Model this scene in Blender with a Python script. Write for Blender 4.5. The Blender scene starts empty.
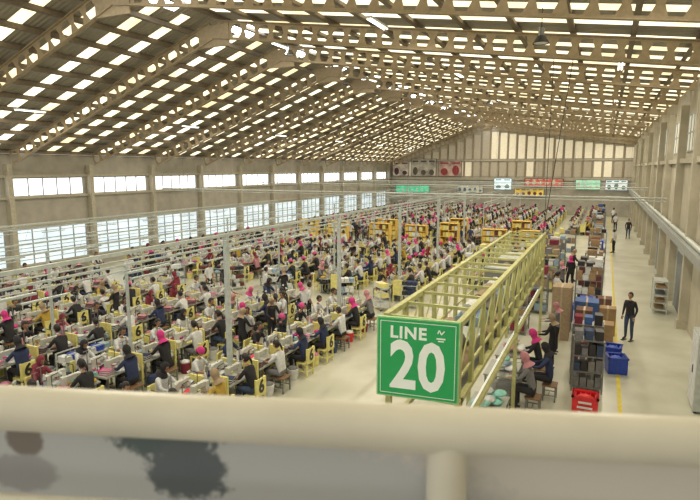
import bpy, math, random
from mathutils import Vector, Matrix
random.seed(7)
scene=bpy.context.scene
try:
    scene.view_settings.view_transform='Standard'
except Exception: pass

# ---------------------------------------------------------------- materials
MATS={}
def mat(name,col,rough=.6,metal=0.0,var=.12,scale=8.0,emis=None,estr=0.0,bump=0.0):
    if name in MATS: return MATS[name]
    m=bpy.data.materials.new(name); m.use_nodes=True
    nt=m.node_tree; b=nt.nodes['Principled BSDF']
    b.inputs['Roughness'].default_value=rough; b.inputs['Metallic'].default_value=metal
    tc=nt.nodes.new('ShaderNodeTexCoord'); nz=nt.nodes.new('ShaderNodeTexNoise')
    nz.inputs['Scale'].default_value=scale; nz.inputs['Detail'].default_value=3
    nt.links.new(tc.outputs['Object'],nz.inputs['Vector'])
    cr=nt.nodes.new('ShaderNodeValToRGB')
    cr.color_ramp.elements[0].position=.3; cr.color_ramp.elements[1].position=.7
    cr.color_ramp.elements[0].color=[max(0,c*(1-var)) for c in col]+[1]
    cr.color_ramp.elements[1].color=[min(1,c*(1+var)) for c in col]+[1]
    nt.links.new(nz.outputs['Fac'],cr.inputs['Fac']); nt.links.new(cr.outputs['Color'],b.inputs['Base Color'])
    if bump>0:
        bp=nt.nodes.new('ShaderNodeBump'); bp.inputs['Strength'].default_value=bump
        nt.links.new(nz.outputs['Fac'],bp.inputs['Height']); nt.links.new(bp.outputs['Normal'],b.inputs['Normal'])
    if emis:
        b.inputs['Emission Color'].default_value=list(emis)+[1]; b.inputs['Emission Strength'].default_value=estr
    MATS[name]=m; return m

# ---------------------------------------------------------------- mesh builder
class MB:
    def __init__(s): s.v=[];s.f=[];s.m=[];s.mats=[];s.sm=[]
    def mi(s,m):
        if m not in s.mats: s.mats.append(m)
        return s.mats.index(m)
    def add(s,vs,fs,m,smooth=False):
        o=len(s.v); s.v+= [tuple(x) for x in vs]; k=s.mi(m)
        for f in fs: s.f.append([i+o for i in f]); s.m.append(k); s.sm.append(smooth)
    def box(s,c,d,m,rz=0,M=None):
        hx,hy,hz=d[0]/2,d[1]/2,d[2]/2
        vs=[Vector((x*hx,y*hy,z*hz)) for x in(-1,1) for y in(-1,1) for z in(-1,1)]
        if rz: R=Matrix.Rotation(rz,3,'Z'); vs=[R@v for v in vs]
        if M is not None: vs=[M@v for v in vs]
        vs=[v+Vector(c) for v in vs]
        s.add(vs,[(0,1,3,2),(4,6,7,5),(0,4,5,1),(2,3,7,6),(0,2,6,4),(1,5,7,3)],m)
    def b2(s,a,b,m): # box from min/max
        s.box([(a[i]+b[i])/2 for i in range(3)],[abs(b[i]-a[i]) for i in range(3)],m)
    def cyl(s,p0,p1,r0,m,r1=None,n=10,cap=True):
        if r1 is None:r1=r0
        p0=Vector(p0);p1=Vector(p1);d=(p1-p0).normalized()
        a=d.orthogonal().normalized();b=d.cross(a)
        vs=[];
        for p,r in((p0,r0),(p1,r1)):
            for i in range(n):
                t=2*math.pi*i/n; vs.append(p+a*math.cos(t)*r+b*math.sin(t)*r)
        fs=[(i,(i+1)%n,n+(i+1)%n,n+i) for i in range(n)]
        s.add(vs,fs,m,True)
        if cap: s.add(vs,[list(range(n))[::-1],list(range(n,2*n))],m)
    def tube(s,pts,rs,m,n=6):
        for i in range(len(pts)-1): 
            s.cyl(pts[i],pts[i+1],rs[i],m,rs[i+1],n,cap=True)
    def ell(s,c,r,m,M=None,seg=12,rings=8,keep=None):
        vs=[];fs=[]
        for j in range(rings+1):
            ph=math.pi*j/rings
            for i in range(seg):
                t=2*math.pi*i/seg
                vs.append(Vector((r[0]*math.sin(ph)*math.cos(t),r[1]*math.sin(ph)*math.sin(t),r[2]*math.cos(ph))))
        for j in range(rings):
            for i in range(seg):
                q=(j*seg+i,(j+1)*seg+i,(j+1)*seg+(i+1)%seg,j*seg+(i+1)%seg)
                if keep:
                    cc=sum((vs[k] for k in q),Vector())/4
                    if not keep(cc): continue
                fs.append(q)
        if M is not None: vs=[M@v for v in vs]
        s.add([v+Vector(c) for v in vs],fs,m,True)
    def merge(s,o,M):
        off=len(s.v); s.v+=[tuple(M@Vector(v)) for v in o.v]
        mp=[s.mi(x) for x in o.mats]
        for f,k,sm in zip(o.f,o.m,o.sm): s.f.append([i+off for i in f]); s.m.append(mp[k]); s.sm.append(sm)
    def mesh(s,name):
        me=bpy.data.meshes.new(name); me.from_pydata(s.v,[],s.f)
        for m in s.mats: me.materials.append(m)
        me.polygons.foreach_set('material_index',s.m); me.polygons.foreach_set('use_smooth',s.sm)
        me.update(); return me
def put(name,me,loc=(0,0,0),rz=0,sc=1.0,coll=None):
    o=bpy.data.objects.new(name,me); o.location=loc; o.rotation_euler=(0,0,rz); o.scale=(sc,sc,sc)
    (coll or scene.collection).objects.link(o); return o
def obj(name,mb,loc=(0,0,0),rz=0): return put(name,mb.mesh(name),loc,rz)

def text_into(mb,txt,size,M,m,offset=0.0,extrude=.004,sx=1.0,sp=1.0):
    cu=bpy.data.curves.new('t','FONT'); cu.body=txt; cu.size=size; cu.offset=offset; cu.extrude=extrude; cu.space_character=sp
    cu.align_x='CENTER'; cu.align_y='CENTER'; cu.resolution_u=3
    o=bpy.data.objects.new('t',cu); scene.collection.objects.link(o)
    bpy.context.view_layer.update()
    dg=bpy.context.evaluated_depsgraph_get(); e=o.evaluated_get(dg); me=e.to_mesh()
    vs=[M@Vector((v.co.x*sx,v.co.y,v.co.z)) for v in me.vertices]; fs=[list(p.vertices) for p in me.polygons]
    mb.add(vs,fs,m); e.to_mesh_clear()
    bpy.data.objects.remove(o); bpy.data.curves.remove(cu)
RX=Matrix.Rotation(math.pi/2,4,'X')

# ---------------------------------------------------------------- common materials
STEEL=mat('painted_steel_white',(.50,.54,.52),.4)
CREAM=mat('cream_steel',(.45,.42,.33),.5)
WALL=mat('wall_plaster',(.40,.38,.33),.8,scale=1.5)
WALLR=mat('wall_plaster_light',(.46,.43,.34),.8,scale=1.5)
RAFT=mat('rafter_paint',(.35,.28,.18),.6)
PURL=mat('purlin_paint',(.19,.155,.11),.6)
DARK=mat('dark_plastic',(.03,.03,.035),.5)
GREYM=mat('grey_metal',(.25,.26,.26),.4,.5)
YEL=mat('yellow_panel',(.78,.72,.26),.5)
CARD=mat('cardboard',(.36,.24,.13),.85)
BLUE=mat('blue_plastic',(.03,.08,.50),.4)
RED=mat('red_plastic',(.75,.03,.04),.4)
WHITE=mat('white_fabric',(.68,.7,.72),.8)
LBLUE=mat('light_blue_fabric',(.30,.42,.55),.8)
TEAL=mat('teal_fabric',(.30,.68,.60),.8)
PINKF=mat('pink_fabric',(.55,.20,.32),.8)
ORNG=mat('ochre_board',(.72,.50,.12),.6)
MAROON=mat('maroon_fabric',(.14,.04,.04),.8)

X0,X1=-28.4,3.1; YE=75.0; XR=-14.6
ZL,ZR_,ZE=6.85,12.05,9.6     # roof sheet heights left eave, ridge, right eave
def roofz(x):
    return ZL+(x-X0)/(XR-X0)*(ZR_-ZL) if x<XR else ZR_+(x-XR)/(X1-XR)*(ZE-ZR_)

# ---------------------------------------------------------------- floor
def floor_mat():
    m=bpy.data.materials.new('floor_concrete'); m.use_nodes=True; nt=m.node_tree; b=nt.nodes['Principled BSDF']
    tc=nt.nodes.new('ShaderNodeTexCoord'); n=nt.nodes.new('ShaderNodeTexNoise'); n.inputs['Scale'].default_value=.6; n.inputs['Detail'].default_value=6
    nt.links.new(tc.outputs['Object'],n.inputs['Vector'])
    cr=nt.nodes.new('ShaderNodeValToRGB'); cr.color_ramp.elements[0].color=(.48,.48,.39,1); cr.color_ramp.elements[1].color=(.62,.62,.53,1)
    cr.color_ramp.elements[0].position=.35; cr.color_ramp.elements[1].position=.65
    nt.links.new(n.outputs['Fac'],cr.inputs['Fac']); nt.links.new(cr.outputs['Color'],b.inputs['Base Color'])
    b.inputs['Roughness'].default_value=.3
    return m
mb=MB(); mb.b2((X0-.3,-4,-.2),(X1+.3,YE+.3,0),floor_mat()); obj('floor',mb)
YL=mat('floor_line_yellow',(.75,.6,.05),.5)
mb=MB()
for x in(.68,):
    mb.b2((x-.05,2,0),(x+.05,YE-2,.004),YL)
mb.b2((-9,21,0),(-3,21.08,.004),YL)
obj('floor_marking_tape',mb)

# ---------------------------------------------------------------- left wall with windows
GLU=mat('window_glass_upper',(.9,.93,.95),.3,emis=(.95,.97,1.0),estr=1.7)
GLL=mat('window_glass_lower',(.6,.7,.8),.3,emis=(.72,.86,.95),estr=.75,var=.3,scale=.7)
mb=MB(); w=X0
ys=[-4]+[3.4+5*k for k in range(15)]+[YE]
for z0,z1 in((0,.75),(2.75,4.5),(5.45,6.75)):
    mb.b2((w-.2,-4,z0),(w,YE,z1),WALL)
for k in range(len(ys)):
    for z0,z1 in((.75,2.75),(4.5,5.45)): mb.b2((w-.2,ys[k]-.35,z0),(w,ys[k]+.35,z1),WALL)
obj('wall_left',mb)
mb=MB()
for y in [3.4+5*k for k in range(15)]:
    mb.b2((w+.004,y-.13,0.003),(w+.35,y+.13,6.2),CREAM)
    mb.b2((w+.004,y-.2,0.003),(w+.42,y+.2,.3),CREAM)
obj('wall_column_row',mb,(0,0,0))
mb=MB()
mb.b2((w+.002,-4,2.85),(w+.12,YE,3.0),CREAM); mb.b2((w+.002,-4,4.35),(w+.15,YE,4.48),CREAM); mb.b2((w+.002,-4,5.5),(w+.2,YE,5.62),CREAM)
mb.b2((w+.002,-4,.68),(w+.1,YE,.76),CREAM)
obj('trim_1',mb)
FR=mat('window_frame',(.36,.38,.38),.5)
n=1
for k in range(len(ys)-1):
    a,b=ys[k]+.35,ys[k+1]-.35
    if b-a<.5: continue
    mb=MB()
    for (z0,z1,g) in((.75,2.75,GLL),(4.5,5.45,GLU)):
        mb.b2((w-.12,a,z0),(w-.09,b,z1),g)
        c=5
        for i in range(c+1):
            y=a+(b-a)*i/c; mb.b2((w-.09,y-.025,z0),(w-.03,y+.025,z1),FR)
        for z in([z0,z1] if g is GLU else [z0,z0+.7,z0+1.35,z1]): mb.b2((w-.09,a,z-.02),(w-.03,b,z+.02),FR)
    obj('window_%d'%n,mb); n+=1

# ---------------------------------------------------------------- right wall
mb=MB(); mb.b2((X1,-4,0),(X1+.2,YE,ZE-.1),WALLR)
obj('wall_right',mb)
mb=MB()
for y in [3.4+5*k for k in range(15)]:
    mb.b2((X1-.3,y-.18,0),(X1,y+.18,ZE-.9),WALLR)
    mb.b2((X1-.36,y-.22,0),(X1,y+.22,.35),CREAM)
obj('wall_column_row.001',mb)
mb=MB(); mb.b2((X1-.45,6,3.0),(X1,YE,3.3),mat('ledge_grey',(.35,.37,.36),.5)); mb.b2((X1-.2,6,6.2),(X1,YE,6.4),CREAM)
mb.cyl((X1-.25,6,3.42),(X1-.25,YE,3.42),.09,STEEL)
obj('trim_2',mb)
for i,y in enumerate([3.4+5*k for k in range(2,14)]):
    mb=MB(); mb.b2((X1-.04,y+.8,6.7),(X1-.01,y+4.2,8.2),mat('window_glass_right',(.6,.6,.5),.4,emis=(1,.95,.8),estr=.25))
    for j in range(5):
        yy=y+.8+j*.85; mb.b2((X1-.07,yy-.03,6.7),(X1-.02,yy+.03,8.2),FR)
    for z in(6.7,7.45,8.2): mb.b2((X1-.07,y+.8,z-.03),(X1-.02,y+4.2,z+.03),FR)
    obj('window_%d'%n,mb); n+=1
    if i%2==0:
        mb=MB(); mb.b2((X1-.06,y+1.2,.02),(X1-.01,y+3.8,2.5),mat('door_grey',(.20,.22,.23),.6)); mb.b2((X1-.1,y+1.1,0),(X1-.01,y+1.2,2.6),STEEL); mb.b2((X1-.1,y+3.8,0),(X1-.01,y+3.9,2.6),STEEL); mb.b2((X1-.1,y+1.1,2.5),(X1-.01,y+3.9,2.6),STEEL)
        obj('door_%d'%(i//2+1),mb)

# ---------------------------------------------------------------- far gable wall
mb=MB(); pts=[(X0,YE,0),(X1,YE,0),(X1,YE,ZE),(XR,YE,ZR_),(X0,YE,ZL)]
mb.add(pts+[(p[0],YE+.2,p[2]) for p in pts],[(0,1,2,3,4),(9,8,7,6,5)]+[(i,i+5,(i+1)%5+5,(i+1)%5) for i in range(5)],WALL)
obj('wall_far',mb)
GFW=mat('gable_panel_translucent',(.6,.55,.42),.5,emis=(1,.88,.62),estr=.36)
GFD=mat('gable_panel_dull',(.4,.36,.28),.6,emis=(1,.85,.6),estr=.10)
mb=MB()
x=X0+.5
while x<X1-.6:
    top=roofz(x+.5)-1.2
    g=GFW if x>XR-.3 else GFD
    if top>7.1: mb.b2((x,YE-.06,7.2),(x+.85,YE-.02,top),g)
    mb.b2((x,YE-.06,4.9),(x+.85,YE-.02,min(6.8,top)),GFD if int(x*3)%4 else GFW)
    mb.b2((x+.88,YE-.16,4.4),(x+1.02,YE-.01,top+.6),RAFT)
    x+=1.15
mb.b2((X0,YE-.2,4.4),(X1,YE-.01,4.75),CREAM)
mb.b2((X0,YE-.2,6.9),(X1,YE-.01,7.1),CREAM)
obj('window_%d'%n,mb); n+=1
def banner(name,x0,x1,z0,z1,c1,c2,es,y=YE-.3,blocks=0):
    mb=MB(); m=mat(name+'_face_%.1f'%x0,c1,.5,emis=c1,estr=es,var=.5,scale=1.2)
    mb.b2((x0,y-.04,z0),(x1,y,z1),m); e=.06
    fm=mat('sign_frame',(.1,.1,.1),.5)
    for a,b in(((x0-e,z0-e),(x1+e,z0)),((x0-e,z1),(x1+e,z1+e)),((x0-e,z0),(x0,z1)),((x1,z0),(x1+e,z1))):
        mb.b2((a[0],y-.07,a[1]),(b[0],y+.01,b[1]),fm)
    tm=mat('sign_print_%d'%int(sum(c2)*100),c2,.5)
    for i in range(blocks):
        w_=(x1-x0)/blocks; cx=x0+w_*(i+.5); hh=(z1-z0)*random.uniform(.3,.75)
        mb.ell((cx,y-.05,z0+hh*.5+.1),(w_*.3,.02,hh*.5),tm,None,8,6)
        mb.box((cx,y-.05,z1-(z1-z0)*.12),(w_*.7,.02,(z1-z0)*.1),tm)
    obj(name,mb)
banner('green_exit_board',-27.5,-22.5,2.6,3.5,(.03,.50,.28),(.7,.9,.7),.8,blocks=7)
banner('wall_banner',-28,-25.6,4.9,6.9,(.55,.50,.42),(.10,.03,.04),.1,blocks=2)
banner('wall_banner.001',-25.2,-21.6,4.9,7.2,(.42,.40,.34),(.10,.08,.06),.05,blocks=3)
banner('wall_banner.002',-21.2,-18.0,4.9,6.9,(.50,.35,.30),(.30,.03,.04),.05,blocks=2)
banner('display_screen',-13.5,-11.3,3.2,4.6,(.6,.8,.85),(.1,.2,.3),1.1,blocks=2)
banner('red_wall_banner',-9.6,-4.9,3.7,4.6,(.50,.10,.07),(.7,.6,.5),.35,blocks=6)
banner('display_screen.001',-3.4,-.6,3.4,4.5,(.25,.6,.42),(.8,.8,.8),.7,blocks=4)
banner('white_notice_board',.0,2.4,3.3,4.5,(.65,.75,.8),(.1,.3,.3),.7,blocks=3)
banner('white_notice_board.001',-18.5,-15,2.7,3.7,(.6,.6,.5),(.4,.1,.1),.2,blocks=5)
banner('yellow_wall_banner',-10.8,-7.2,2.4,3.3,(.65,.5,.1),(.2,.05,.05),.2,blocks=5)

# ---------------------------------------------------------------- roof
def sheet_mat():
    m=bpy.data.materials.new('roof_sheet'); m.use_nodes=True; nt=m.node_tree; b=nt.nodes['Principled BSDF']
    tc=nt.nodes.new('ShaderNodeTexCoord'); wv=nt.nodes.new('ShaderNodeTexWave'); wv.bands_direction='Y'; wv.inputs['Scale'].default_value=1.6
    nt.links.new(tc.outputs['Object'],wv.inputs['Vector'])
    bp=nt.nodes.new('ShaderNodeBump'); bp.inputs['Strength'].default_value=.6; bp.inputs['Distance'].default_value=.05
    nt.links.new(wv.outputs['Fac'],bp.inputs['Height']); nt.links.new(bp.outputs['Normal'],b.inputs['Normal'])
    n=nt.nodes.new('ShaderNodeTexNoise'); n.inputs['Scale'].default_value=.8; nt.links.new(tc.outputs['Object'],n.inputs['Vector'])
    cr=nt.nodes.new('ShaderNodeValToRGB'); cr.color_ramp.elements[0].color=(.27,.25,.20,1); cr.color_ramp.elements[1].color=(.40,.37,.30,1)
    nt.links.new(n.outputs['Fac'],cr.inputs['Fac']); nt.links.new(cr.outputs['Color'],b.inputs['Base Color']); b.inputs['Roughness'].default_value=.6
    return m
SH=sheet_mat()
def sky_mat():
    m=bpy.data.materials.new('skylight_sheet'); m.use_nodes=True; nt=m.node_tree; b=nt.nodes['Principled BSDF']
    tc=nt.nodes.new('ShaderNodeTexCoord'); n=nt.nodes.new('ShaderNodeTexNoise'); n.inputs['Scale'].default_value=.35; n.inputs['Detail'].default_value=4
    nt.links.new(tc.outputs['Object'],n.inputs['Vector'])
    cr=nt.nodes.new('ShaderNodeValToRGB'); cr.color_ramp.elements[0].position=.35; cr.color_ramp.elements[1].position=.65
    cr.color_ramp.elements[0].color=(1,.80,.44,1); cr.color_ramp.elements[1].color=(1,.93,.70,1)
    nt.links.new(n.outputs['Fac'],cr.inputs['Fac']); nt.links.new(cr.outputs['Color'],b.inputs['Emission Color'])
    mr=nt.nodes.new('ShaderNodeMapRange'); mr.inputs['From Min'].default_value=.3; mr.inputs['From Max'].default_value=.7; mr.inputs['To Min'].default_value=1.1; mr.inputs['To Max'].default_value=2.6
    nt.links.new(n.outputs['Fac'],mr.inputs['Value']); nt.links.new(mr.outputs[0],b.inputs['Emission Strength'])
    b.inputs['Base Color'].default_value=(.8,.75,.6,1); return m
SKY=sky_mat()
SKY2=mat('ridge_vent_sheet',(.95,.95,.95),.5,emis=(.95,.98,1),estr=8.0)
mo=MB(); ms=MB(); mr=MB()
def slab(mb,xa,xb,ya,yb,m,dz=0):
    za,zb=roofz(xa)+dz,roofz(xb)+dz
    mb.add([(xa,ya,za),(xb,ya,zb),(xb,yb,zb),(xa,yb,za)],[(0,1,2,3)],m)
RL=.55
for (xa,xb,offs,wd) in((X0-.2,XR-RL,(.7,2.25,3.8),.50),(XR+RL,X1+.2,(.8,2.35,3.9),.62)):
    cur=-4.0
    strips=[(3.4+5*k+o_,3.4+5*k+o_+wd) for k in range(-2,15) for o_ in offs]
    strips=[s for s in strips if s[0]>-4 and s[1]<YE]
    for a,b in strips+[(YE,YE)]:
        slab(mo,xa,xb,cur,a,SH)
        if b>a: slab(ms,xa,xb,a,b,SKY)
        cur=b
y=-4.0;i=0
while y<YE:
    yb=min(y+1.6,YE)
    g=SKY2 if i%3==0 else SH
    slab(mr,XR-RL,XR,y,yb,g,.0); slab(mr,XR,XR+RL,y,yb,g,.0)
    y=yb;i+=1
obj('ceiling',mo); obj('roof_skylight',ms); obj('roof_ridge_vent',mr)
# purlins
mb=MB()
def purl(x,h):
    z=roofz(x)-.02-h/2; mb.box((x,(YE-4)/2,z),(.08,YE+4,h),PURL); mb.box((x-.05,(YE-4)/2,z-h/2),(.14,YE+4,.015),PURL)
x=X0+.3
while x<XR-.2: purl(x,.18); x+=1.12
x=XR+.25
while x<X1: purl(x,.12); x+=1.65
obj('roof_purlins',mb)
# castellated rafters
def rafter(xa,xb):
    mb=MB(); za,zb=roofz(xa)-.24,roofz(xb)-.24
    A=Vector((xa,0,za)); B=Vector((xb,0,zb)); L=(B-A).length; d=(B-A)/L; nn=Vector((-d.z,0,d.x))
    if nn.z>0: nn=-nn
    D=.66; N=max(1,round(L/.64)); c=L/N
    P=lambda s,t,y=0: A+d*s+nn*t+Vector((0,y,0))
    for i in range(N):
        m=(i+.5)*c; h=c/2
        o=[P(m-h,0),P(m+h,0),P(m+h,D),P(m-h,D)]
        hx=[P(m-.14,.08),P(m+.14,.08),P(m+.24,D/2),P(m+.14,D-.08),P(m-.14,D-.08),P(m-.24,D/2)]
        mb.add(o+hx,[(0,1,5,4),(1,6,5),(1,2,6),(2,7,6),(2,3,8,7),(3,9,8),(3,0,9),(0,4,9)],RAFT)
    for t in(0,D):
        q=[P(0,t-.015,-.08),P(L,t-.015,-.08),P(L,t-.015,.08),P(0,t-.015,.08),P(0,t+.015,-.08),P(L,t+.015,-.08),P(L,t+.015,.08),P(0,t+.015,.08)]
        mb.add(q,[(0,1,2,3),(7,6,5,4),(0,4,5,1),(2,6,7,3),(0,3,7,4),(1,5,6,2)],RAFT)
    return mb
ml=rafter(X0+.45,XR-.2).mesh('steel_rafter'); rr=rafter(XR+.2,X1-.35)
rr.b2((XR-.75,-.03,ZR_-1.25),(XR+.75,.03,ZR_-.42),RAFT); mr_=rr.mesh('steel_rafter')
for k in range(0,15):
    put('steel_rafter',ml,(0,3.4+5*k,0)); put('steel_rafter',mr_,(0,3.4+5*k,0))
# a few old dome pendants
mb=MB()
mb.cyl((0,0,0),(0,0,-.5),.012,DARK); mb.cyl((0,0,-.5),(0,0,-.7),.08,GREYM); mb.cyl((0,0,-.7),(0,0,-.9),.1,DARK,.22,16,False); mb.cyl((0,0,-.88),(0,0,-.89),.18,WHITE,.18,16)
me=mb.mesh('high_bay_lamp')
for x,yy in((-1.8,15.9),(-12.6,20.9),(-7,35.9)): put('high_bay_lamp',me,(x,yy,roofz(x)-.1))
# twin-tube batten fittings added between rafters, with area lights to brighten the hall
TB=mat('added_batten_tube',(.95,1,1),.3,emis=(1,.97,.86),estr=4.0)
mb=MB()
mb.b2((-.09,-.7,-.50),(.09,.7,-.44),STEEL)
for sx in(-.05,.05): mb.cyl((sx,-.66,-.52),(sx,.66,-.52),.018,TB,n=8)
for sy in(-.5,.5): mb.cyl((0,sy,-.44),(0,sy,0),.006,GREYM,n=5)
me=mb.mesh('added_tube_fitting')
for x in(-22.5,-13.0,-6.5,0.2):
    for k in range(7):
        yy=5.9+10*k+(5 if x in(-13.0,0.2) else 0)
        if yy>72: continue
        lp=put('added_tube_fitting',me,(x,yy,roofz(x)-.15))
        L=bpy.data.lights.new('added_fill_light','AREA'); L.shape='RECTANGLE'; L.size=.14; L.size_y=1.3; L.energy=200; L.color=(1,.91,.74)  # added fill that lifts the overall light level
        lo=bpy.data.objects.new('added_fill_light',L); scene.collection.objects.link(lo); lo.parent=lp; lo.location=(0,0,-.56)

# ---------------------------------------------------------------- people
def skin_body(joints,edges,labels):
    me=bpy.data.meshes.new('sk'); me.from_pydata([j[0] for j in joints],edges,[])
    o=bpy.data.objects.new('sk',me); scene.collection.objects.link(o)
    o.modifiers.new('s','SKIN'); 
    for i,j in enumerate(joints):
        r=j[1]; r=r if isinstance(r,tuple) else (r,r)
        me.skin_vertices[0].data[i].radius=r
        me.skin_vertices[0].data[i].use_root=(i==0)
    su=o.modifiers.new('u','SUBSURF'); su.levels=1; su.render_levels=1
    bpy.context.view_layer.update()
    dg=bpy.context.evaluated_depsgraph_get(); e=o.evaluated_get(dg); m2=e.to_mesh()
    vs=[v.co.copy() for v in m2.vertices]; fs=[list(p.vertices) for p in m2.polygons]; cs=[p.center.copy() for p in m2.polygons]
    e.to_mesh_clear(); bpy.data.objects.remove(o); bpy.data.meshes.remove(me)
    out=[]
    for c in cs:
        best=1e9;lb=None
        for (i,j),l in zip(edges,labels):
            a=Vector(joints[i][0]);b=Vector(joints[j][0]);ab=b-a
            t=max(0,min(1,(c-a).dot(ab)/max(1e-9,ab.length_squared)))
            ra=joints[i][1] if not isinstance(joints[i][1],tuple) else max(joints[i][1]); rb=joints[j][1] if not isinstance(joints[j][1],tuple) else max(joints[j][1])
            dd=(c-(a+ab*t)).length/(ra+(rb-ra)*t)
            if dd<best: best=dd;lb=l
        out.append(lb)
    return vs,fs,out
SKIN=mat('skin',(.40,.22,.14),.6)
HAIR=mat('hair_black',(.015,.012,.012),.5)
LIP=mat('lips',(.35,.1,.09),.5); EYE=mat('eye_dark',(.02,.015,.015),.3)
def hand(mb,wr,d,side,curl=.5):
    wr=Vector(wr); d=Vector(d).normalized(); up=Vector((0,0,1)) 
    s=d.cross(up)
    if s.length<.1: s=Vector((1,0,0))
    s.normalize(); n_=s.cross(d).normalized()
    M=Matrix((s,d,n_)).transposed()
    mb.ell(wr+d*.045,(.038,.052,.016),SKIN,M,8,6)
    for k,(o_,l) in enumerate(((-.03,.062),(-.01,.072),(.01,.068),(.029,.055))):
        p0=wr+d*.08+s*o_; p1=p0+d*l*.45; p2=p1+(d*math.cos(curl)-n_*math.sin(curl))*l*.33; p3=p2+(d*math.cos(curl*1.8)-n_*math.sin(curl*1.8))*l*.28
        mb.tube([p0,p1,p2,p3],[.009,.0085,.0075,.006],SKIN,5)
    q=wr+d*.025-s*side*.03; mb.tube([q,q+d*.025-s*side*.025,q+d*.052-s*side*.034-n_*.008],[.011,.010,.007],SKIN,5)
def head(gear,GM):
    h=MB()
    h.ell((0,0,.01),(.074,.092,.108),SKIN,None,14,10)
    h.ell((0,.025,-.055),(.052,.062,.055),SKIN,None,10,6)
    h.cyl((0,.085,.02),(0,.108,-.018),.008,SKIN,.014,6)
    for sx in(-1,1):
        h.ell((sx*.03,.083,.008),(.012,.008,.007),EYE,None,6,4)
        h.ell((sx*.03,.082,.026),(.017,.008,.004),HAIR,None,6,4)
        h.ell((sx*.076,0,0),(.01,.02,.03),SKIN,None,6,5)
    h.ell((0,.082,-.048),(.022,.008,.007),LIP,None,6,4)
    if gear=='scarf':
        h.ell((0,-.008,.012),(.09,.108,.122),GM,None,16,12,keep=lambda c: not(c.y>.062 and -.1<c.z<.055))
        for a,b,ra,rb in(((0,.0,-.05),(0,-.005,-.12),.082,.075),((0,-.005,-.12),(0,-.01,-.22),.075,.155)):
            h.cyl(a,b,ra,GM,rb,14,False)
    elif gear=='cap':
        h.ell((0,-.008,.03),(.094,.114,.11),GM,None,16,10,keep=lambda c:c.z>-.02)
        h.ell((0,-.018,.0),(.084,.096,.11),HAIR,None,14,10,keep=lambda c:c.y<.03)
        h.ell((0,-.11,-.02),(.045,.04,.045),GM,None,8,6)
    else:
        h.ell((0,-.012,.02),(.084,.102,.115),HAIR,None,14,10,keep=lambda c:c.y<.045 or c.z>.055)
        if gear=='hairtie':
            h.ell((0,-.115,-.02),(.035,.035,.04),HAIR,None,8,6); h.tube([(0,-.12,-.03),(0,-.13,-.12),(0,-.11,-.22)],[.03,.028,.01],HAIR,7)
    return h
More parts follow.
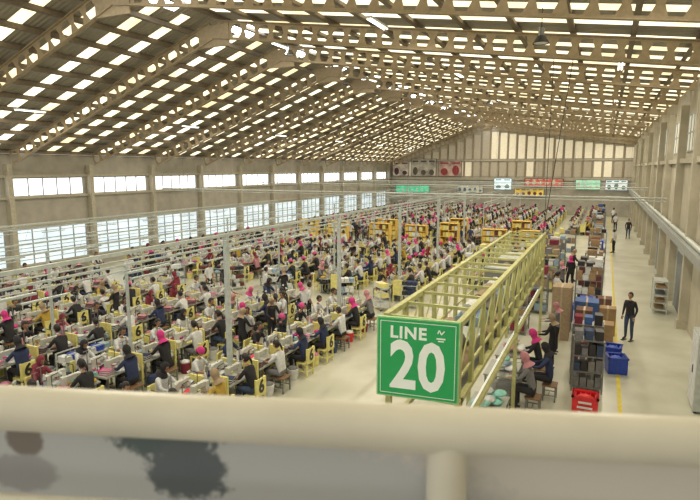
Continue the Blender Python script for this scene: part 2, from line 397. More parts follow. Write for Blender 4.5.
def person(pose,gear,SH_,PA,GM,short=False):
    mb=MB(); J=[];E=[];Lb=[]
    def j(p,r): J.append((p,r)); return len(J)-1
    def e(a,b,l): E.append((a,b)); Lb.append(l)
    if pose.startswith('sit'):
        lean=.06 if pose=='sit' else .14
        pe=j((0,-.03,.55),(.15,.12)); sp=j((0,lean*.4,.74),(.135,.105)); ch=j((0,lean,.96),(.15,.11)); nb=j((0,lean+.02,1.08),(.06,.055)); nk=j((0,lean+.05,1.16),(.048,.048))
        hd=Vector((0,lean+.085,1.285)); tilt=-.45
        kn=[(s*.14,.38,.55) for s in(-1,1)]; an=[(s*.14,.34,.11) for s in(-1,1)]; to=[(s*.15,.50,.045) for s in(-1,1)]; hipz=.52; hipy=0
        shz=1.03; el=[(s*.25,.18+lean*.6,.84) for s in(-1,1)]; wr=[(s*.15,.44,.80) for s in(-1,1)]; hdv=[(-s*.3,1,-.05) for s in(-1,1)]
    else:
        lean=0.02
        pe=j((0,0,.95),(.145,.105)); sp=j((0,.0,1.12),(.125,.095)); ch=j((0,lean,1.30),(.15,.105)); nb=j((0,lean,1.42),(.06,.055)); nk=j((0,lean+.01,1.49),(.048,.048))
        hd=Vector((0,lean+.03,1.61)); tilt=-.15; hipz=.90; hipy=0; shz=1.38
        if pose=='walk':
            kn=[(-.1,.13,.51),(.1,-.01,.50)]; an=[(-.1,.17,.10),(.1,-.18,.12)]; to=[(-.1,.32,.04),(.1,-.06,.04)]
            el=[(-.23,-.08,1.12),(.23,.06,1.12)]; wr=[(-.22,.02,.90),(.21,.24,.97)]; hdv=[(0,.4,-1),(0,1,-.5)]
        elif pose=='reach':
            kn=[(-.11,.02,.5),(.11,.02,.5)]; an=[(-.12,-.02,.10),(.12,-.02,.10)]; to=[(-.14,.13,.04),(.14,.13,.04)]
            el=[(-.24,.14,1.14),(.24,.14,1.14)]; wr=[(-.17,.38,1.08),(.17,.38,1.08)]; hdv=[(.2,1,-.1),(-.2,1,-.1)]; tilt=-.4
        else:
            kn=[(-.10,.01,.5),(.10,.03,.5)]; an=[(-.11,-.02,.10),(.11,-.01,.10)]; to=[(-.14,.12,.04),(.14,.13,.04)]
            el=[(-.23,-.02,1.12),(.23,-.02,1.12)]; wr=[(-.21,.10,.88),(.21,.10,.88)]; hdv=[(0,.3,-1),(0,.3,-1)]
    e(pe,sp,'S'); e(sp,ch,'S'); e(ch,nb,'S'); e(nb,nk,'K')
    for i,s in enumerate((-1,1)):
        h_=j((s*.095,hipy,hipz),.10); k_=j(kn[i],.065); a_=j(an[i],.042); t_=j(to[i],(.04,.032))
        m_=j(tuple((Vector(kn[i])*.6+Vector(an[i])*.4)),.058)
        e(pe,h_,'P'); e(h_,k_,'P'); e(k_,m_,'P'); e(m_,a_,'P'); e(a_,t_,'F')
        s_=j((s*.165,lean,shz),.062); l_=j(el[i],.046); w_=j(wr[i],.027)
        e(ch,s_,'S'); e(s_,l_,'S'); e(l_,w_,'K' if short else 'S')
    vs,fs,lb=skin_body(J,E,Lb)
    mm={'S':SH_,'P':PA,'K':SKIN,'F':DARK}
    off=len(mb.v); mb.v+=[tuple(v) for v in vs]
    for f,l in zip(fs,lb): mb.f.append([i+off for i in f]); mb.m.append(mb.mi(mm[l])); mb.sm.append(True)
    for i,s in enumerate((-1,1)): hand(mb,wr[i],hdv[i],s*1)
    mb.cyl((0,lean+.02,(1.05 if pose.startswith('sit') else 1.40)),(0,lean+.04,(1.10 if pose.startswith('sit') else 1.45)),.085,SH_,.06,12,False)
    H=head(gear,GM); mb.merge(H,Matrix.Translation(hd)@Matrix.Rotation(tilt,4,'X'))
    for i in(0,1):
        a=Vector(an[i]);t=Vector(to[i]); c=(a+t)/2; mb.box((c.x,c.y,.012),(.085,.25,.024),DARK)
    return mb
def cl(n,c): return mat('cloth_'+n,c,.85,var=.15,scale=12)
C=dict(white=cl('white',(.66,.68,.71)),black=cl('black',(.022,.022,.028)),navy=cl('navy',(.03,.045,.12)),pink=cl('pink',(.62,.08,.26)),hot=cl('magenta',(.62,.04,.24)),
 mustard=cl('mustard',(.50,.34,.06)),grey=cl('grey',(.20,.20,.22)),maroon=cl('maroon',(.22,.03,.05)),denim=cl('denim',(.05,.08,.15)),rose=cl('rose',(.55,.25,.30)),tan=cl('tan',(.36,.27,.18)))
sit_defs=[('sit','none','white','black','white',True),('sit2','scarf','black','black','hot',False),('sit','scarf','white','denim','pink',False),
 ('sit2','hairtie','black','denim','black',True),('sit','cap','white','black','hot',True),('sit2','none','white','navy','black',True),('sit','scarf','navy','black','black',False),
 ('sit','scarf','rose','black','maroon',False),('sit2','cap','black','black','pink',False),('sit','scarf','mustard','black','tan',False),('sit','hairtie','white','grey','black',True),('sit2','scarf','grey','black','rose',False),
 ('sit','scarf','white','black','black',False),('sit2','none','black','black','black',False),('sit','scarf','maroon','black','maroon',False)]
SIT=[person(p,g,C[s],C[pa],C[gm],sh).mesh('garment_worker') for p,g,s,pa,gm,sh in sit_defs]
SITW=[4.5,2,1.7,4,1.2,3.5,3,1,1.4,1,3.5,1.3,2,4,1.5]
st_defs=[('stand','none','black','denim','black',False),('walk','scarf','black','black','hot',False),('reach','scarf','grey','black','rose',False),('stand','none','white','black','white',True),('reach','hairtie','white','denim','black',True),('walk','none','navy','grey','black',True),('reach','scarf','black','black','tan',False)]
STD=[person(p,g,C[s],C[pa],C[gm],sh).mesh('standing_worker') for p,g,s,pa,gm,sh in st_defs]

# ---------------------------------------------------------------- sewing workstation
TOP=mat('table_laminate',(.40,.42,.38),.35); MACH=mat('machine_enamel',(.60,.62,.58),.3); 
def station(F1,F2,F3,bin_=True,seed=0):
    rs=random.Random(seed)
    mb=MB()
    mb.b2((-.55,.30,.715),(.55,.82,.75),TOP)
    for sx in(-.45,.45):
        mb.b2((sx-.025,.36,.04),(sx+.025,.40,.715),GREYM); mb.b2((sx-.025,.72,.04),(sx+.025,.76,.715),GREYM)
        mb.b2((sx-.03,.30,.0),(sx+.03,.80,.04),GREYM)
    mb.b2((-.45,.58,.14),(.45,.61,.18),GREYM)
    mb.box((0,.47,.12),(.32,.2,.02),DARK,M=Matrix.Rotation(.2,3,'X'))
    mb.cyl((.12,.62,.55),(.32,.62,.55),.085,DARK,n=12); mb.b2((.13,.58,.6),(.3,.66,.72),DARK)
    mb.b2((-.26,.52,.75),(.24,.70,.81),MACH)
    mb.b2((.12,.54,.81),(.24,.68,1.06),MACH); mb.b2((-.24,.56,.96),(.14,.66,1.07),MACH); mb.b2((-.28,.55,.87),(-.17,.67,1.08),MACH)
    mb.cyl((-.225,.61,.87),(-.225,.61,.815),.008,GREYM,n=6); mb.cyl((.24,.61,1.0),(.28,.61,1.0),.065,GREYM,n=14)
    mb.cyl((-.1,.61,1.07),(-.1,.61,1.10),.01,GREYM,n=6)
    mb.cyl((.42,.74,.75),(.42,.74,1.38),.01,GREYM,n=6); mb.box((.42,.74,1.02),(.22,.04,.012),GREYM); mb.box((.42,.74,1.37),(.2,.015,.012),GREYM)
    mb.cyl((.35,.74,1.03),(.35,.74,1.17),.04,WHITE,.02,8); mb.cyl((.49,.74,1.03),(.49,.74,1.17),.04,F1,.02,8)
    mb.tube([(-.4,.78,.75),(-.42,.76,1.15),(-.3,.66,1.22)],[.01,.01,.01],DARK,6); mb.cyl((-.3,.66,1.23),(-.27,.63,1.17),.02,STEEL,.05,8)
    for i in range(6): mb.box((-.42+.01*i,.48,.762+.025*i),(.2,.26,.022),F1 if i%2 else F2,rz=.06*i)
    mb.ell((.05,.42,.762),(.2,.1,.025),F2,None,10,6); mb.ell((.40,.45,.79),(.14,.14,.06),F3,None,10,6)
    mb.ell((-.1,.78,.80),(.22,.09,.07),F3,None,10,6)
    pal=[RED,BLUE,PINKF,YEL,WHITE,C['hot'],TEAL,DARK,CARD]
    for i in range(4):   # small boxes and bobbin trays
        mb.box((rs.uniform(-.5,.3),rs.uniform(.72,.8),.79),(rs.uniform(.06,.14),.09,.08),rs.choice(pal),rz=rs.uniform(-.3,.3))
    mb.cyl((.32,.38,.75),(.32,.38,.84),.04,rs.choice(pal),.045,8)
    mb.b2((.50,.35,.50),(.66,.78,.52),GREYM); mb.ell((.58,.56,.58),(.12,.2,.09),F2,None,10,6)
    mb.cyl((-.42,.15,.0),(-.42,.15,.32),.13,F3 if bin_ else YEL,.17,10,True); mb.ell((-.42,.15,.33),(.15,.15,.07),F1,None,10,6)
    if bin_:
        mb.b2((-.62,.34,.3),(-.56,.80,1.0),YEL); mb.b2((-.62,.34,.0),(-.58,.38,.3),YEL); mb.b2((-.62,.76,.0),(-.58,.8,.3),YEL)
    return mb
K=C
STA=[station(a,b,c,d,i).mesh('sewing_workstation') for i,(a,b,c,d) in enumerate([(WHITE,LBLUE,K['black'],True),(K['navy'],WHITE,K['denim'],True),(WHITE,YEL,K['maroon'],True),(K['rose'],K['black'],K['mustard'],False),(K['grey'],MAROON,WHITE,True),(K['black'],BLUE,LBLUE,False),(PINKF,WHITE,K['hot'],False),(WHITE,K['denim'],RED,True)])]
def chair():
    mb=MB()
    mb.b2((-.2,-.2,.39),(.2,.17,.425),YEL)
    for sx in(-.18,.18):
        mb.b2((sx-.02,-.2,0),(sx+.02,-.16,.86),YEL); mb.b2((sx-.02,.12,0),(sx+.02,.16,.4),YEL); mb.b2((sx-.015,-.17,.16),(sx+.015,.13,.19),YEL)
    mb.b2((-.21,-.225,.42),(.21,-.20,.86),YEL)
    mb.b2((-.18,-.19,.16),(.18,-.17,.19),YEL)
    text_into(mb,'6',.46,Matrix.Translation((0,-.232,.64))@RX,DARK,.016,.003)
    return mb
CH=chair().mesh('yellow_chair')
def stool():
    mb=MB(); W=mat('bench_wood',(.22,.13,.07),.6)
    mb.b2((-.2,-.19,.39),(.2,.17,.425),W)
    for sx in(-.17,.17):
        for sy in(-.16,.14): mb.b2((sx-.018,sy-.018,0),(sx+.018,sy+.018,.39),GREYM)
        mb.b2((sx-.012,-.16,.15),(sx+.012,.14,.175),GREYM)
    mb.b2((-.17,-.012,.15),(.17,.012,.175),GREYM)
    return mb
ST=stool().mesh('work_stool')

def seat(px,py,rz,coll=None,empty=.1):
    put('sewing_workstation',random.choice(STA),(px,py,0),rz,coll=coll)
    if random.random()<.66: put('yellow_chair',CH,(px,py,0),rz,coll=coll)
    else: put('work_stool',ST,(px,py,0),rz,coll=coll)
    if random.random()>empty:
        put('garment_worker',random.choices(SIT,SITW)[0],(px,py,0),rz+random.uniform(-.12,.12),random.uniform(.98,1.08),coll=coll)
def line(c,ya,yb,coll=None,empty=.1):
    y=ya
    while y<yb:
        seat(c-.86,y,-math.pi/2,coll,empty); seat(c+.86,y+.1,math.pi/2,coll,empty)
        y+=1.27
LC=[-8.5-3.15*i for i in range(6)]
for c in LC: line(c,6.8 if c>-9 else 5.5+(-c-9)*.15,18.6,None,.04)
for c in [-5.2]+LC: line(c,23.2 if c<-6 else 27,36.8,None,.04)
CO=[]
for q in range(3):
    co=bpy.data.collections.new('sewing_line_set'); line(0,0,9.8,co,.05); CO.append(co)
for c in [-1.9,-5.2]+LC:
    for yy in(43,53.3,63.6):
        if c>-3 and yy<50: continue
        e=bpy.data.objects.new('sewing_line',None); e.instance_type='COLLECTION'; e.instance_collection=random.choice(CO); e.location=(c,yy,0); scene.collection.objects.link(e)

def std(i,x,y,rz,s=1.0): put('standing_worker',STD[i],(x,y,0),rz,s)
std(0,1.06,20.9,2.6); std(0,2.0,52,3.1); std(2,-1.55,26.5,1.2); std(6,-1.3,31,-1.4); std(4,-1.6,23.9,-1.0); std(1,-1.3,28.6,0.4)
for t in range(18):
    c=random.choice(LC[1:])+1.6; std(random.choice([0,2,3,4,6]),c+random.uniform(-.06,.06),random.choice([random.uniform(13,18),random.uniform(24,36)]),random.uniform(0,6.28),random.uniform(.94,1.0))
for t in range(30):
    std(random.randrange(7),random.uniform(-25,-4),random.uniform(39.8,41.4),random.uniform(0,6.28),.97)
for t in range(6):
    std(random.choice([0,2,3,4,6]),random.uniform(-24,-11),random.uniform(19.8,20),random.uniform(0,6.28),.97)
for t in range(3):
    std(random.choice([0,2,3]),random.uniform(.8,1.1),random.uniform(42,70),random.uniform(0,6.28),.97)

# ---------------------------------------------------------------- overhead service rails
TUBE=mat('fluorescent_tube',(.95,1,1),.3,emis=(.9,1,1),estr=1.6)
def rail(x,z,ya,yb,step,y0,w=.035,pw=.04):
    mb=MB(); P=mat('conduit_white',(.48,.54,.54),.4)
    mb.b2((x-w,ya,z-w),(x+w,yb,z+w),P); mb.cyl((x+.12,ya,z-.12),(x+.12,yb,z-.12),.014,P,n=6)
    y=y0
    while y<yb:
        mb.b2((x-pw,y-pw,0),(x+pw,y+pw,z),P); mb.b2((x-.09,y-.09,0),(x+.09,y+.09,.02),P); mb.box((x+.06,y,z-.12),(.14,.03,.03),P); y+=step
    y=ya+.6
    while y<yb-1.4:
        mb.b2((x-.3,y,z-.5),(x-.22,y+1.2,z-.46),P); mb.cyl((x-.26,y+.04,z-.475),(x-.26,y+1.16,z-.475),.016,TUBE,n=6)
        for yy in(y+.2,y+1.0): mb.cyl((x-.26,yy,z-.46),(x-.03,yy,z),.005,P,n=4)
        y+=3.2
    obj('overhead_service_rail',mb)
rail(-8.5,4.35,1,40,6.4,4.5,.035,.055)
for i,c in enumerate(LC[1:]): rail(c,3.4+.15*(i%2),4,38,12.6,10.6,.028,.033)
for c in LC[::1]: rail(c,3.3,43,73,10,43,.028,.033)
mb=MB()
for y,z in((29,4.6),(41,4.7),(56,4.6)):
    mb.cyl((X0+.5,y,z),(X1-.5,y,z),.04,STEEL); mb.cyl((X0+.5,y+.2,z-.15),(X1-.5,y+.2,z-.15),.025,STEEL)
    for x in range(-26,3,4): mb.cyl((x,y,z),(x,y,roofz(x)-.3),.008,GREYM,n=4)
obj('overhead_pipe_run',mb)

# ---------------------------------------------------------------- overhead storage frame
OL=mat('olive_steel',(.50,.50,.22),.5)
mb=MB(); a,b=-2.74,-1.68; ya,yb=7.15,18.5; z0,z1=2.75,3.90
def bar(p,q,w=.06,m=OL):
    mb.b2([min(p[i],q[i])-w/2 for i in range(3)],[max(p[i],q[i])+w/2 for i in range(3)],m)
for x in(a,b):
    for z in(z0,z1): bar((x,ya,z),(x,yb,z),.08)
    bar((x,ya,z0+.35),(x,yb,z0+.35),.035)
    n_=14
    for i in range(n_+1):
        y=ya+(yb-ya)*i/n_; mb.b2((x-.03,y-.06,z0),(x+.03,y+.06,z1),OL)
        if i<n_: mb.tube([(x,y,z0+.35),(x,y+(yb-ya)/n_,z1)],[.014,.014],OL,5)
for i in range(15):
    y=ya+(yb-ya)*i/14; bar((a,y,z1),(b,y,z1),.045); bar((a,y,z0),(b,y,z0),.05)
mb.b2((a,ya,z0),(b,yb,z0+.03),GREYM)
for y in(ya+.1,12.8,yb):
    for x in(a,b): bar((x,y,0),(x,y,z0),.08); mb.b2((x-.12,y-.12,0),(x+.12,y+.12,.02),OL)
bar((b,ya+.1,2.15),(b,yb,2.15),.07); bar((a,ya+.1,2.15),(a,yb,2.15),.07)
mb.cyl((b-.1,ya+.3,2.08),(b-.1,yb-.2,2.08),.018,mat('frame_tube_lamp',(.9,.9,.8),.3,emis=(1,1,.9),estr=.5),n=6)
for x in(b,): mb.cyl((x,18.2,z1),(x,18.4,roofz(x)-.95),.010,DARK,n=5)
mb.tube([(b,17.8,z1),(b+.55,18.4,roofz(-1)-.95)],[.012,.012],DARK,5)
obj('overhead_storage_frame',mb)
mb=MB()
random.seed(3)
y=ya+.5
while y<yb-.5:
    k=random.random(); L=random.uniform(.5,.9); hx=random.uniform(.3,.40); hz=random.uniform(.3,.8)
    xc=(a+b)/2+random.uniform(-.05,.05)
    if k<.4:
        mb.box((xc,y,z0+.04+hz/2),(hx*2,L*.9,hz),random.choice([WHITE,GREYM,CARD,C['grey']])); mb.box((xc,y,z0+.05+hz),(hx*2+.03,L*.92,.03),STEEL)
    else:
        for t in range(3):
            r=.13; xx=xc-.3+.3*t; mb.cyl((xx,y-L/2,z0+.04+r),(xx,y+L/2,z0+.04+r),r,random.choice([WHITE,LBLUE,GREYM,C['tan']]),n=10)
        for t in range(2):
            r=.13; xx=xc-.15+.3*t; mb.cyl((xx,y-L/2,z0+.04+r*2.7),(xx,y+L/2,z0+.04+r*2.7),r,random.choice([WHITE,C['grey'],C['grey'],LBLUE]),n=10)
        r=.12; mb.cyl((xc,y-L/2,z0+.04+r*5),(xc,y+L/2,z0+.04+r*5),r,random.choice([WHITE,GREYM,C['tan']]),n=10)
    y+=L+.03
obj('fabric_roll_stack',mb)
mb=MB(); GR=mat('sign_green',(.015,.32,.09),.45,emis=(.015,.34,.09),estr=.22,var=.05); SW=mat('sign_white',(.8,.88,.8),.5,emis=(1,1,1),estr=.15,var=.03)
LG=mat('sign_border_light_green',(.40,.70,.35),.5)
S=1.16
mb.box((0,0,0),(S,.05,S),LG); mb.box((0,-.026,0),(S*.965,.01,S*.965),GR)
for sx,sz,w,h in((0,.45,.9,.006),(0,-.45,.9,.006),(-.45,0,.006,.9),(.45,0,.006,.9)): mb.box((sx*S,-.033,sz*S),(w*S,.006,h*S),SW)
text_into(mb,'LINE',.235,Matrix.Translation((-.13,-.034,.365))@RX,SW,.007,.003,1.0,1.12)
text_into(mb,'20',.96,Matrix.Translation((0,-.034,-.13))@RX,SW,.024,.003,.80,1.04)
mb.tube([(.28,-.036,.40),(.30,-.036,.45),(.33,-.036,.39),(.37,-.036,.44)],[.008]*4,SW,5); mb.box((.325,-.036,.33),(.12,.006,.02),SW); mb.box((.325,-.036,.295),(.08,.006,.015),SW)
for sx in(-.4,.4): mb.box((sx,.045,.5),(.04,.06,.04),OL)
o=obj('line_number_sign',mb,(-2.22,6.98,3.37),.12)

# ---------------------------------------------------------------- right side stock
random.seed(11)
def carton(w,d,h,m=CARD):
    mb=MB(); mb.b2((-w/2,-d/2,0),(w/2,d/2,h),m); tp=mat('packing_tape',(.45,.36,.24),.4)
    mb.b2((-.03,-d/2-.006,0),(.03,d/2+.006,h+.006),tp); mb.b2((-w/2-.003,-d/2-.003,h*.97),(w/2+.003,d/2+.003,h+.002),m)
    return mb
def crate(w,d,h,m):
    mb=MB(); t=.025
    mb.b2((-w/2,-d/2,0),(w/2,d/2,t),m)
    for s in(-1,1):
        mb.b2((s*w/2-t/2,-d/2,0),(s*w/2+t/2,d/2,h),m); mb.b2((-w/2,s*d/2-t/2,0),(w/2,s*d/2+t/2,h),m)
        mb.b2((s*w/2-.03,-d/2-.03,h-.05),(s*w/2+.03,d/2+.03,h),m); mb.b2((-w/2-.03,s*d/2-.03,h-.05),(w/2+.03,s*d/2+.03,h),m)
    for i in range(5):
        x=-w/2+w*(i+.5)/5; mb.b2((x-.012,-d/2-.03,0),(x+.012,d/2+.03,h-.05),m)
    mb.ell((0,0,h*.75),(w*.42,d*.42,h*.22),m,None,10,6)
    return mb
def gridshelf(w,d,h,cols):
    mb=MB()
    for x in(-w/2,w/2):
        for y in(-d/2,d/2): mb.b2((x-.02,y-.02,0),(x+.02,y+.02,h),GREYM)
    nl=4
    for i in range(nl):
        z=.12+(h-.15)*i/(nl-1); mb.b2((-w/2,-d/2,z),(w/2,d/2,z+.025),GREYM)
        if i<nl-1:
            for k in range(4):
                hh=random.uniform(.18,.34); ww=w/4*.85; mb.box((-w/2+w*(k+.5)/4,0,z+.025+hh/2),(ww,d*.8,hh),random.choice(cols))
        else:
            for k in range(3): 
                hh=random.uniform(.15,.35); mb.box((-w/2+w*(k+.5)/3,0,z+.025+hh/2),(w/3*.8,d*.75,hh),random.choice(cols))
    return mb
BB=mat('blue_board',(.05,.12,.36),.6); BR=mat('cardboard_brown',(.16,.08,.06),.8)
rc=crate(.55,.45,.62,RED)
for i in range(4): rc.box((0,-.26,.12+.12*i),(.34-.05*(i%2),.01,.05),WHITE)
obj('red_crate',rc,(-.12,13.7,0))
obj('wire_shelf',gridshelf(.75,.5,1.45,[DARK,C['grey'],C['denim'],GREYM]),(-.15,15.6,0),.1)
obj('wire_shelf',gridshelf(.8,.5,1.5,[DARK,C['grey'],C['maroon'],BB]),(-.2,17.0,0),0)
obj('blue_crate',crate(.5,.5,.5,BLUE),(.62,17.4,0),.2); obj('blue_crate',crate(.5,.5,.5,BLUE),(.52,18.4,0),-.1)
obj('blue_box',carton(.8,.8,1.15,BB),(-.35,21.6,0))
obj('cardboard_box',carton(.55,.5,1.0),(.36,21.4,0)); obj('cardboard_box',carton(.6,.6,.8),(.25,19.9,0)); obj('cardboard_box',carton(.5,.6,1.3,BR),(-.38,19.6,0))
obj('cardboard_box',carton(.5,.6,1.0,BR),(.25,23.0,0)); obj('blue_box',carton(.5,.6,.9,BLUE),(-.4,23.2,0))
obj('cardboard_box',carton(.6,.7,1.9,C['tan']),(-1.15,20.2,0)); obj('cardboard_box',carton(.6,.7,1.7,C['tan']),(-1.15,21.4,0))
obj('blue_box',carton(.5,.5,.7,BLUE),(-1.1,22.7,0))
y=24.8
while y<66:
    t=random.random()
    if t<.5:
        obj('goods_shelf',gridshelf(1.0,.6,random.uniform(1.5,2.1),random.choice([[CARD,MAROON,DARK,WHITE],[C['grey'],LBLUE,CARD],[CARD,C['tan'],C['black'],WHITE],[BB,CARD,BLUE,C['denim']]])),(random.uniform(-.4,-.2),y,0),random.choice([0,math.pi/2]))
    else:
        z=0; me_=carton(.7,.7,.55,random.choice([CARD,C['tan'],MAROON,BR,BLUE])).mesh('cardboard_box')
        for q in range(random.choice([2,3])): put('cardboard_box',me_,(-.3+.03*q,y,z)); z+=.56
    y+=1.6
for x,yy in((-2.6,20.4),(-3.4,22.5),(-2.4,23.5),(-2.6,25.5),(-2.3,28),(-2.3,31),(-2.4,34),(-2,37),(-3.4,29.5),(-3.3,32.5),(-3.3,36)):
    obj('goods_shelf',gridshelf(1.0,.6,random.uniform(1.5,2.0),[CARD,C['grey'],C['tan'],C['maroon'],LBLUE,DARK,WHITE,YEL]),(x,yy,0),random.choice([0,math.pi/2]))
def gtable(F):
    mb=MB(); mb.b2((-.6,-.4,.72),(.6,.4,.76),TOP)
    for x in(-.55,.55):
        for y in(-.35,.35): mb.b2((x-.025,y-.025,0),(x+.025,y+.025,.72),GREYM)
    mb.b2((-.55,-.36,.2),(.55,.36,.23),GREYM)
    for i in range(9): mb.ell((random.uniform(-.4,.4),random.uniform(-.25,.25),.80+.02*i),(.2,.14,.05),random.choice(F),None,10,6)
    return mb
obj('garment_table',gtable([TEAL,WHITE,WHITE]),(-2.1,11.8,0),math.pi/2); obj('garment_table',gtable([WHITE,TEAL,LBLUE]),(-2.15,14.2,0),math.pi/2); obj('garment_table',gtable([WHITE,C['rose']]),(-2.15,15.8,0),math.pi/2)
for (x,yy,i) in((-1.3,13.5,11),(-1.0,14.5,6),(-1.35,15.6,1)):
    put('work_stool',ST,(x,yy,0),1.55); put('garment_worker',SIT[i],(x,yy,0),1.55,1.08)
std(6,-1.15,16.8,1.4,.98); std(2,-1.15,18.4,1.5,.98)
def part(w,h):
    mb=MB()
    mb.b2((-w/2,.25,0),(w/2,.29,h),ORNG)
    for x in(-w/2,0,w/2): mb.b2((x-.03,-.25,0),(x+.03,.27,h),ORNG)
    for i in range(5):
        z=.1+(h-.15)*i/4; mb.b2((-w/2,-.25,z),(w/2,.26,z+.03),ORNG)
        if i<4:
            for k in range(6): 
                if random.random()<.9: mb.box((-w/2+w*(k+.5)/6,-.02,z+.03+.15),(w/6*.88,.46,.3),random.choice([WHITE,YEL,MAROON,ORNG,YEL,ORNG]))
    return mb
PM=[part(1.6,1.8).mesh('yellow_shelving'),part(1.3,2.1).mesh('yellow_shelving')]
for x,yy in((-4.2,38.6),(-6.8,38.4),(-10,38.5),(-12.6,38.8),(-15.6,39),(-19.2,39),(-22,39.2),(-5.5,42.2),(-10.2,42.1),(-16.2,42.2)):
    put('yellow_shelving',random.choice(PM),(x,yy,0),random.uniform(-.1,.1))
def trolley(F):
    mb=MB()
    for x in(-.35,.35):
        for y in(-.22,.22): mb.cyl((x,y,.06),(x,y,1.05),.015,STEEL,n=6); mb.cyl((x-.015,y,.04),(x+.015,y,.04),.04,DARK,n=8)
    for z in(.15,.55,.98):
        mb.b2((-.36,-.23,z),(.36,.23,z+.02),STEEL)
        for k in range(3): mb.box((-.22+.22*k,0,z+.02+.08),(.19,.36,.16),random.choice(F))
    return mb
TR=[trolley([WHITE,LBLUE]).mesh('garment_trolley'),trolley([MAROON,WHITE,DARK]).mesh('garment_trolley'),trolley([YEL,WHITE]).mesh('garment_trolley'),trolley([DARK,C['navy']]).mesh('garment_trolley')]
for x,yy in((-10.2,21.5),(-13,20.9),(-16.4,21.8),(-19.5,21),(-23,21.5),(-25.5,21),(-14.5,22),(-18,21.4),(-21.2,21.9),(-6.85,31),(-6.85,35),(-7.4,22.0),(-8.4,21.2)):
    put('garment_trolley',random.choice(TR),(x,yy,0),1.57 if x>-7 else random.uniform(0,3))
mb=MB()
for z in(.25,.7): mb.b2((-.22,-.8,z),(.22,.8,z+.03),STEEL)
for x in(-.2,.2):
    for y in(-.78,0,.78): mb.b2((x-.018,y-.018,0),(x+.018,y+.018,.95),STEEL)
    mb.b2((x-.015,-.8,.92),(x+.015,.8,.95),STEEL)
for i in range(6): mb.box((0,-.66+.26*i,.73+.07),(.34,.2,.14),[WHITE,BLUE,LBLUE][i%3]); mb.box((0,-.66+.26*i,.28+.1),(.34,.2,.2),[LBLUE,WHITE,C['denim']][i%3])
obj('white_rack_table',mb,(-13.22,10.4,0))
mb=MB()
for i in range(5): mb.b2((-.25,-.5,.15+i*.3),(.25,.5,.18+i*.3),STEEL)
for x in(-.25,.25):
    for y in(-.5,.5): mb.b2((x-.02,y-.02,0),(x+.02,y+.02,1.4),STEEL)
for i in range(4): mb.box((0,.1*(-1)**i,.24+i*.3),(.35,.6,.1),random.choice([WHITE,C['grey'],CARD]))
obj('white_shelf_rack',mb,(2.35,25.8,0)); 
mb=MB(); mb.b2((-.2,-.5,0.05),(.2,.5,1.95),STEEL); mb.b2((-.21,-.45,.1),(-.2,-.01,1.9),WHITE); mb.b2((-.21,.01,.1),(-.2,.45,1.9),WHITE); mb.b2((-.23,-.04,.9),(-.21,-.02,1.1),DARK)
for x in(-.15,.15):
    for y in(-.45,.45): mb.b2((x-.03,y-.03,0),(x+.03,y+.03,.06),DARK)
obj('metal_locker',mb,(2.5,15.6,0))

# ---------------------------------------------------------------- mezzanine and railing (foreground)
mb=MB(); mb.b2((-6,-4,4.4),(X1-.4,.25,4.6),mat('mezzanine_slab',(.4,.4,.38),.7)); 
for x in(-5.7,-1.5,2.3): mb.b2((x-.15,-.3,0),(x+.15,0,4.4),WALL)
obj('mezzanine_platform',mb)
RC=mat('rail_paint_cream',(.80,.78,.68),.35,var=.05)
d=Vector((.9373,.3485,-.013)); P0=Vector((-.316,.619,5.657))
mb=MB(); at=lambda s,z,off=0: P0+d*s+Vector((-d.y,d.x,0))*off+Vector((0,0,z))
mb.cyl(at(-3,0),at(3,0),.0310,RC,n=32)
for s in(.156,-1.4,1.6): 
    mb.cyl(at(s,-.01),at(s,-1.06),.0275,RC,n=24); mb.cyl(at(s,-1.04),at(s,-1.1),.06,RC,n=16)
mb.cyl(at(-3,-.150,-.02),at(-.1,-.128,-.02),.011,RC,n=12); mb.cyl(at(-.1,-.128,-.02),at(3,-.15,-.02),.011,RC,n=12); mb.cyl(at(-3,-.95,0),at(3,-.95,0),.02,RC,n=12)
mb.add([at(-3,-1.06,-.9),at(3,-1.06,-.9),at(3,-1.06,.08),at(-3,-1.06,.08),at(-3,-1.16,-.9),at(3,-1.16,-.9),at(3,-1.16,.08),at(-3,-1.16,.08)],[(0,1,2,3),(4,7,6,5),(3,2,6,7),(0,4,5,1),(0,3,7,4),(1,5,6,2)],mat('mezzanine_slab',(.4,.4,.38)))
obj('mezzanine_railing',mb)
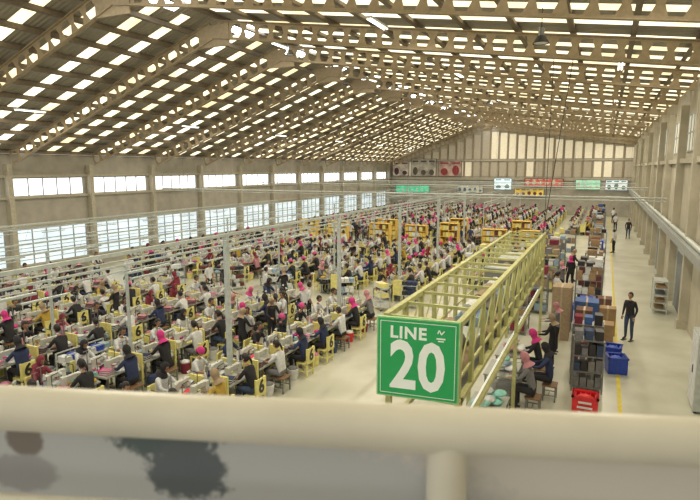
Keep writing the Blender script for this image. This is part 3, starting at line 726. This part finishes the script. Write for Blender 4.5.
def banner_mat():
    m=bpy.data.materials.new('printed_banner'); m.use_nodes=True; nt=m.node_tree; b=nt.nodes['Principled BSDF']; b.inputs['Roughness'].default_value=.35
    tc=nt.nodes.new('ShaderNodeTexCoord'); nz=nt.nodes.new('ShaderNodeTexNoise'); nz.inputs['Scale'].default_value=50; nz.inputs['Detail'].default_value=8; nz.inputs['Roughness'].default_value=.65
    nt.links.new(tc.outputs['Object'],nz.inputs['Vector'])
    def blob(c,r,col,prev,nst=.9):
        mp=nt.nodes.new('ShaderNodeMapping'); mp.vector_type='TEXTURE'; mp.inputs['Location'].default_value=c; mp.inputs['Scale'].default_value=r
        nt.links.new(tc.outputs['Object'],mp.inputs['Vector'])
        ln=nt.nodes.new('ShaderNodeVectorMath'); ln.operation='LENGTH'; nt.links.new(mp.outputs['Vector'],ln.inputs[0])
        ad=nt.nodes.new('ShaderNodeMath'); ad.operation='MULTIPLY_ADD'; nt.links.new(nz.outputs['Fac'],ad.inputs[0]); ad.inputs[1].default_value=nst; nt.links.new(ln.outputs['Value'],ad.inputs[2])
        rp=nt.nodes.new('ShaderNodeMapRange'); rp.inputs['From Min'].default_value=1.3; rp.inputs['From Max'].default_value=1.5; rp.inputs['To Min'].default_value=1; rp.inputs['To Max'].default_value=0
        nt.links.new(ad.outputs[0],rp.inputs['Value'])
        mx=nt.nodes.new('ShaderNodeMix'); mx.data_type='RGBA'; nt.links.new(rp.outputs[0],mx.inputs['Factor'])
        if prev is None: mx.inputs[6].default_value=(.80,.77,.74,1)
        else: nt.links.new(prev,mx.inputs[6])
        mx.inputs[7].default_value=(*col,1); return mx.outputs[2]
    o=blob((-.35,0,-.14),(.5,1,.10),(.62,.65,.69),None,.5)
    o=blob((-.255,0,-.05),(.105,1,.042),(.12,.17,.18),o,1.3)
    o=blob((-.22,0,-.10),(.075,1,.06),(.15,.18,.21),o,1.2)
    o=blob((-.475,0,-.065),(.027,1,.026),(.26,.23,.22),o,.6)
    o=blob((-.48,0,-.12),(.05,1,.028),(.42,.43,.47),o,.6)
    o=blob((.4,0,-.3),(.3,1,.12),(.25,.3,.3),o)
    nt.links.new(o,b.inputs['Base Color']); return m
mb=MB(); N=60
for i in range(N+1):
    s=-3+6*i/N
    for z in(-.02,-.35,-.7,-.95):
        mb.v.append((s,.004*math.sin(s*9)+.002*math.sin(s*31+z*9),z))
k=mb.mi(banner_mat())
for i in range(N):
    for jx in range(3):
        mb.f.append([i*4+jx,(i+1)*4+jx,(i+1)*4+jx+1,i*4+jx+1]); mb.m.append(k); mb.sm.append(True)
off=Vector((-d.y,d.x,0))*.04
obj('printed_banner',mb,tuple(P0+off),math.atan2(d.y,d.x))

# ---------------------------------------------------------------- world, camera
w_=bpy.data.worlds.new('World'); scene.world=w_; w_.use_nodes=True
w_.node_tree.nodes['Background'].inputs[0].default_value=(1,.94,.82,1); w_.node_tree.nodes['Background'].inputs[1].default_value=.85
cam=bpy.data.cameras.new('Camera'); cam.lens=28; cam.sensor_width=36; cam.clip_start=.05; cam.clip_end=300
co=bpy.data.objects.new('Camera',cam); scene.collection.objects.link(co); co.location=(0,0,6)
co.rotation_euler=(math.radians(90-8.57),0,math.radians(25))
cam.dof.use_dof=True; cam.dof.focus_distance=18; cam.dof.aperture_fstop=5.0
scene.camera=co
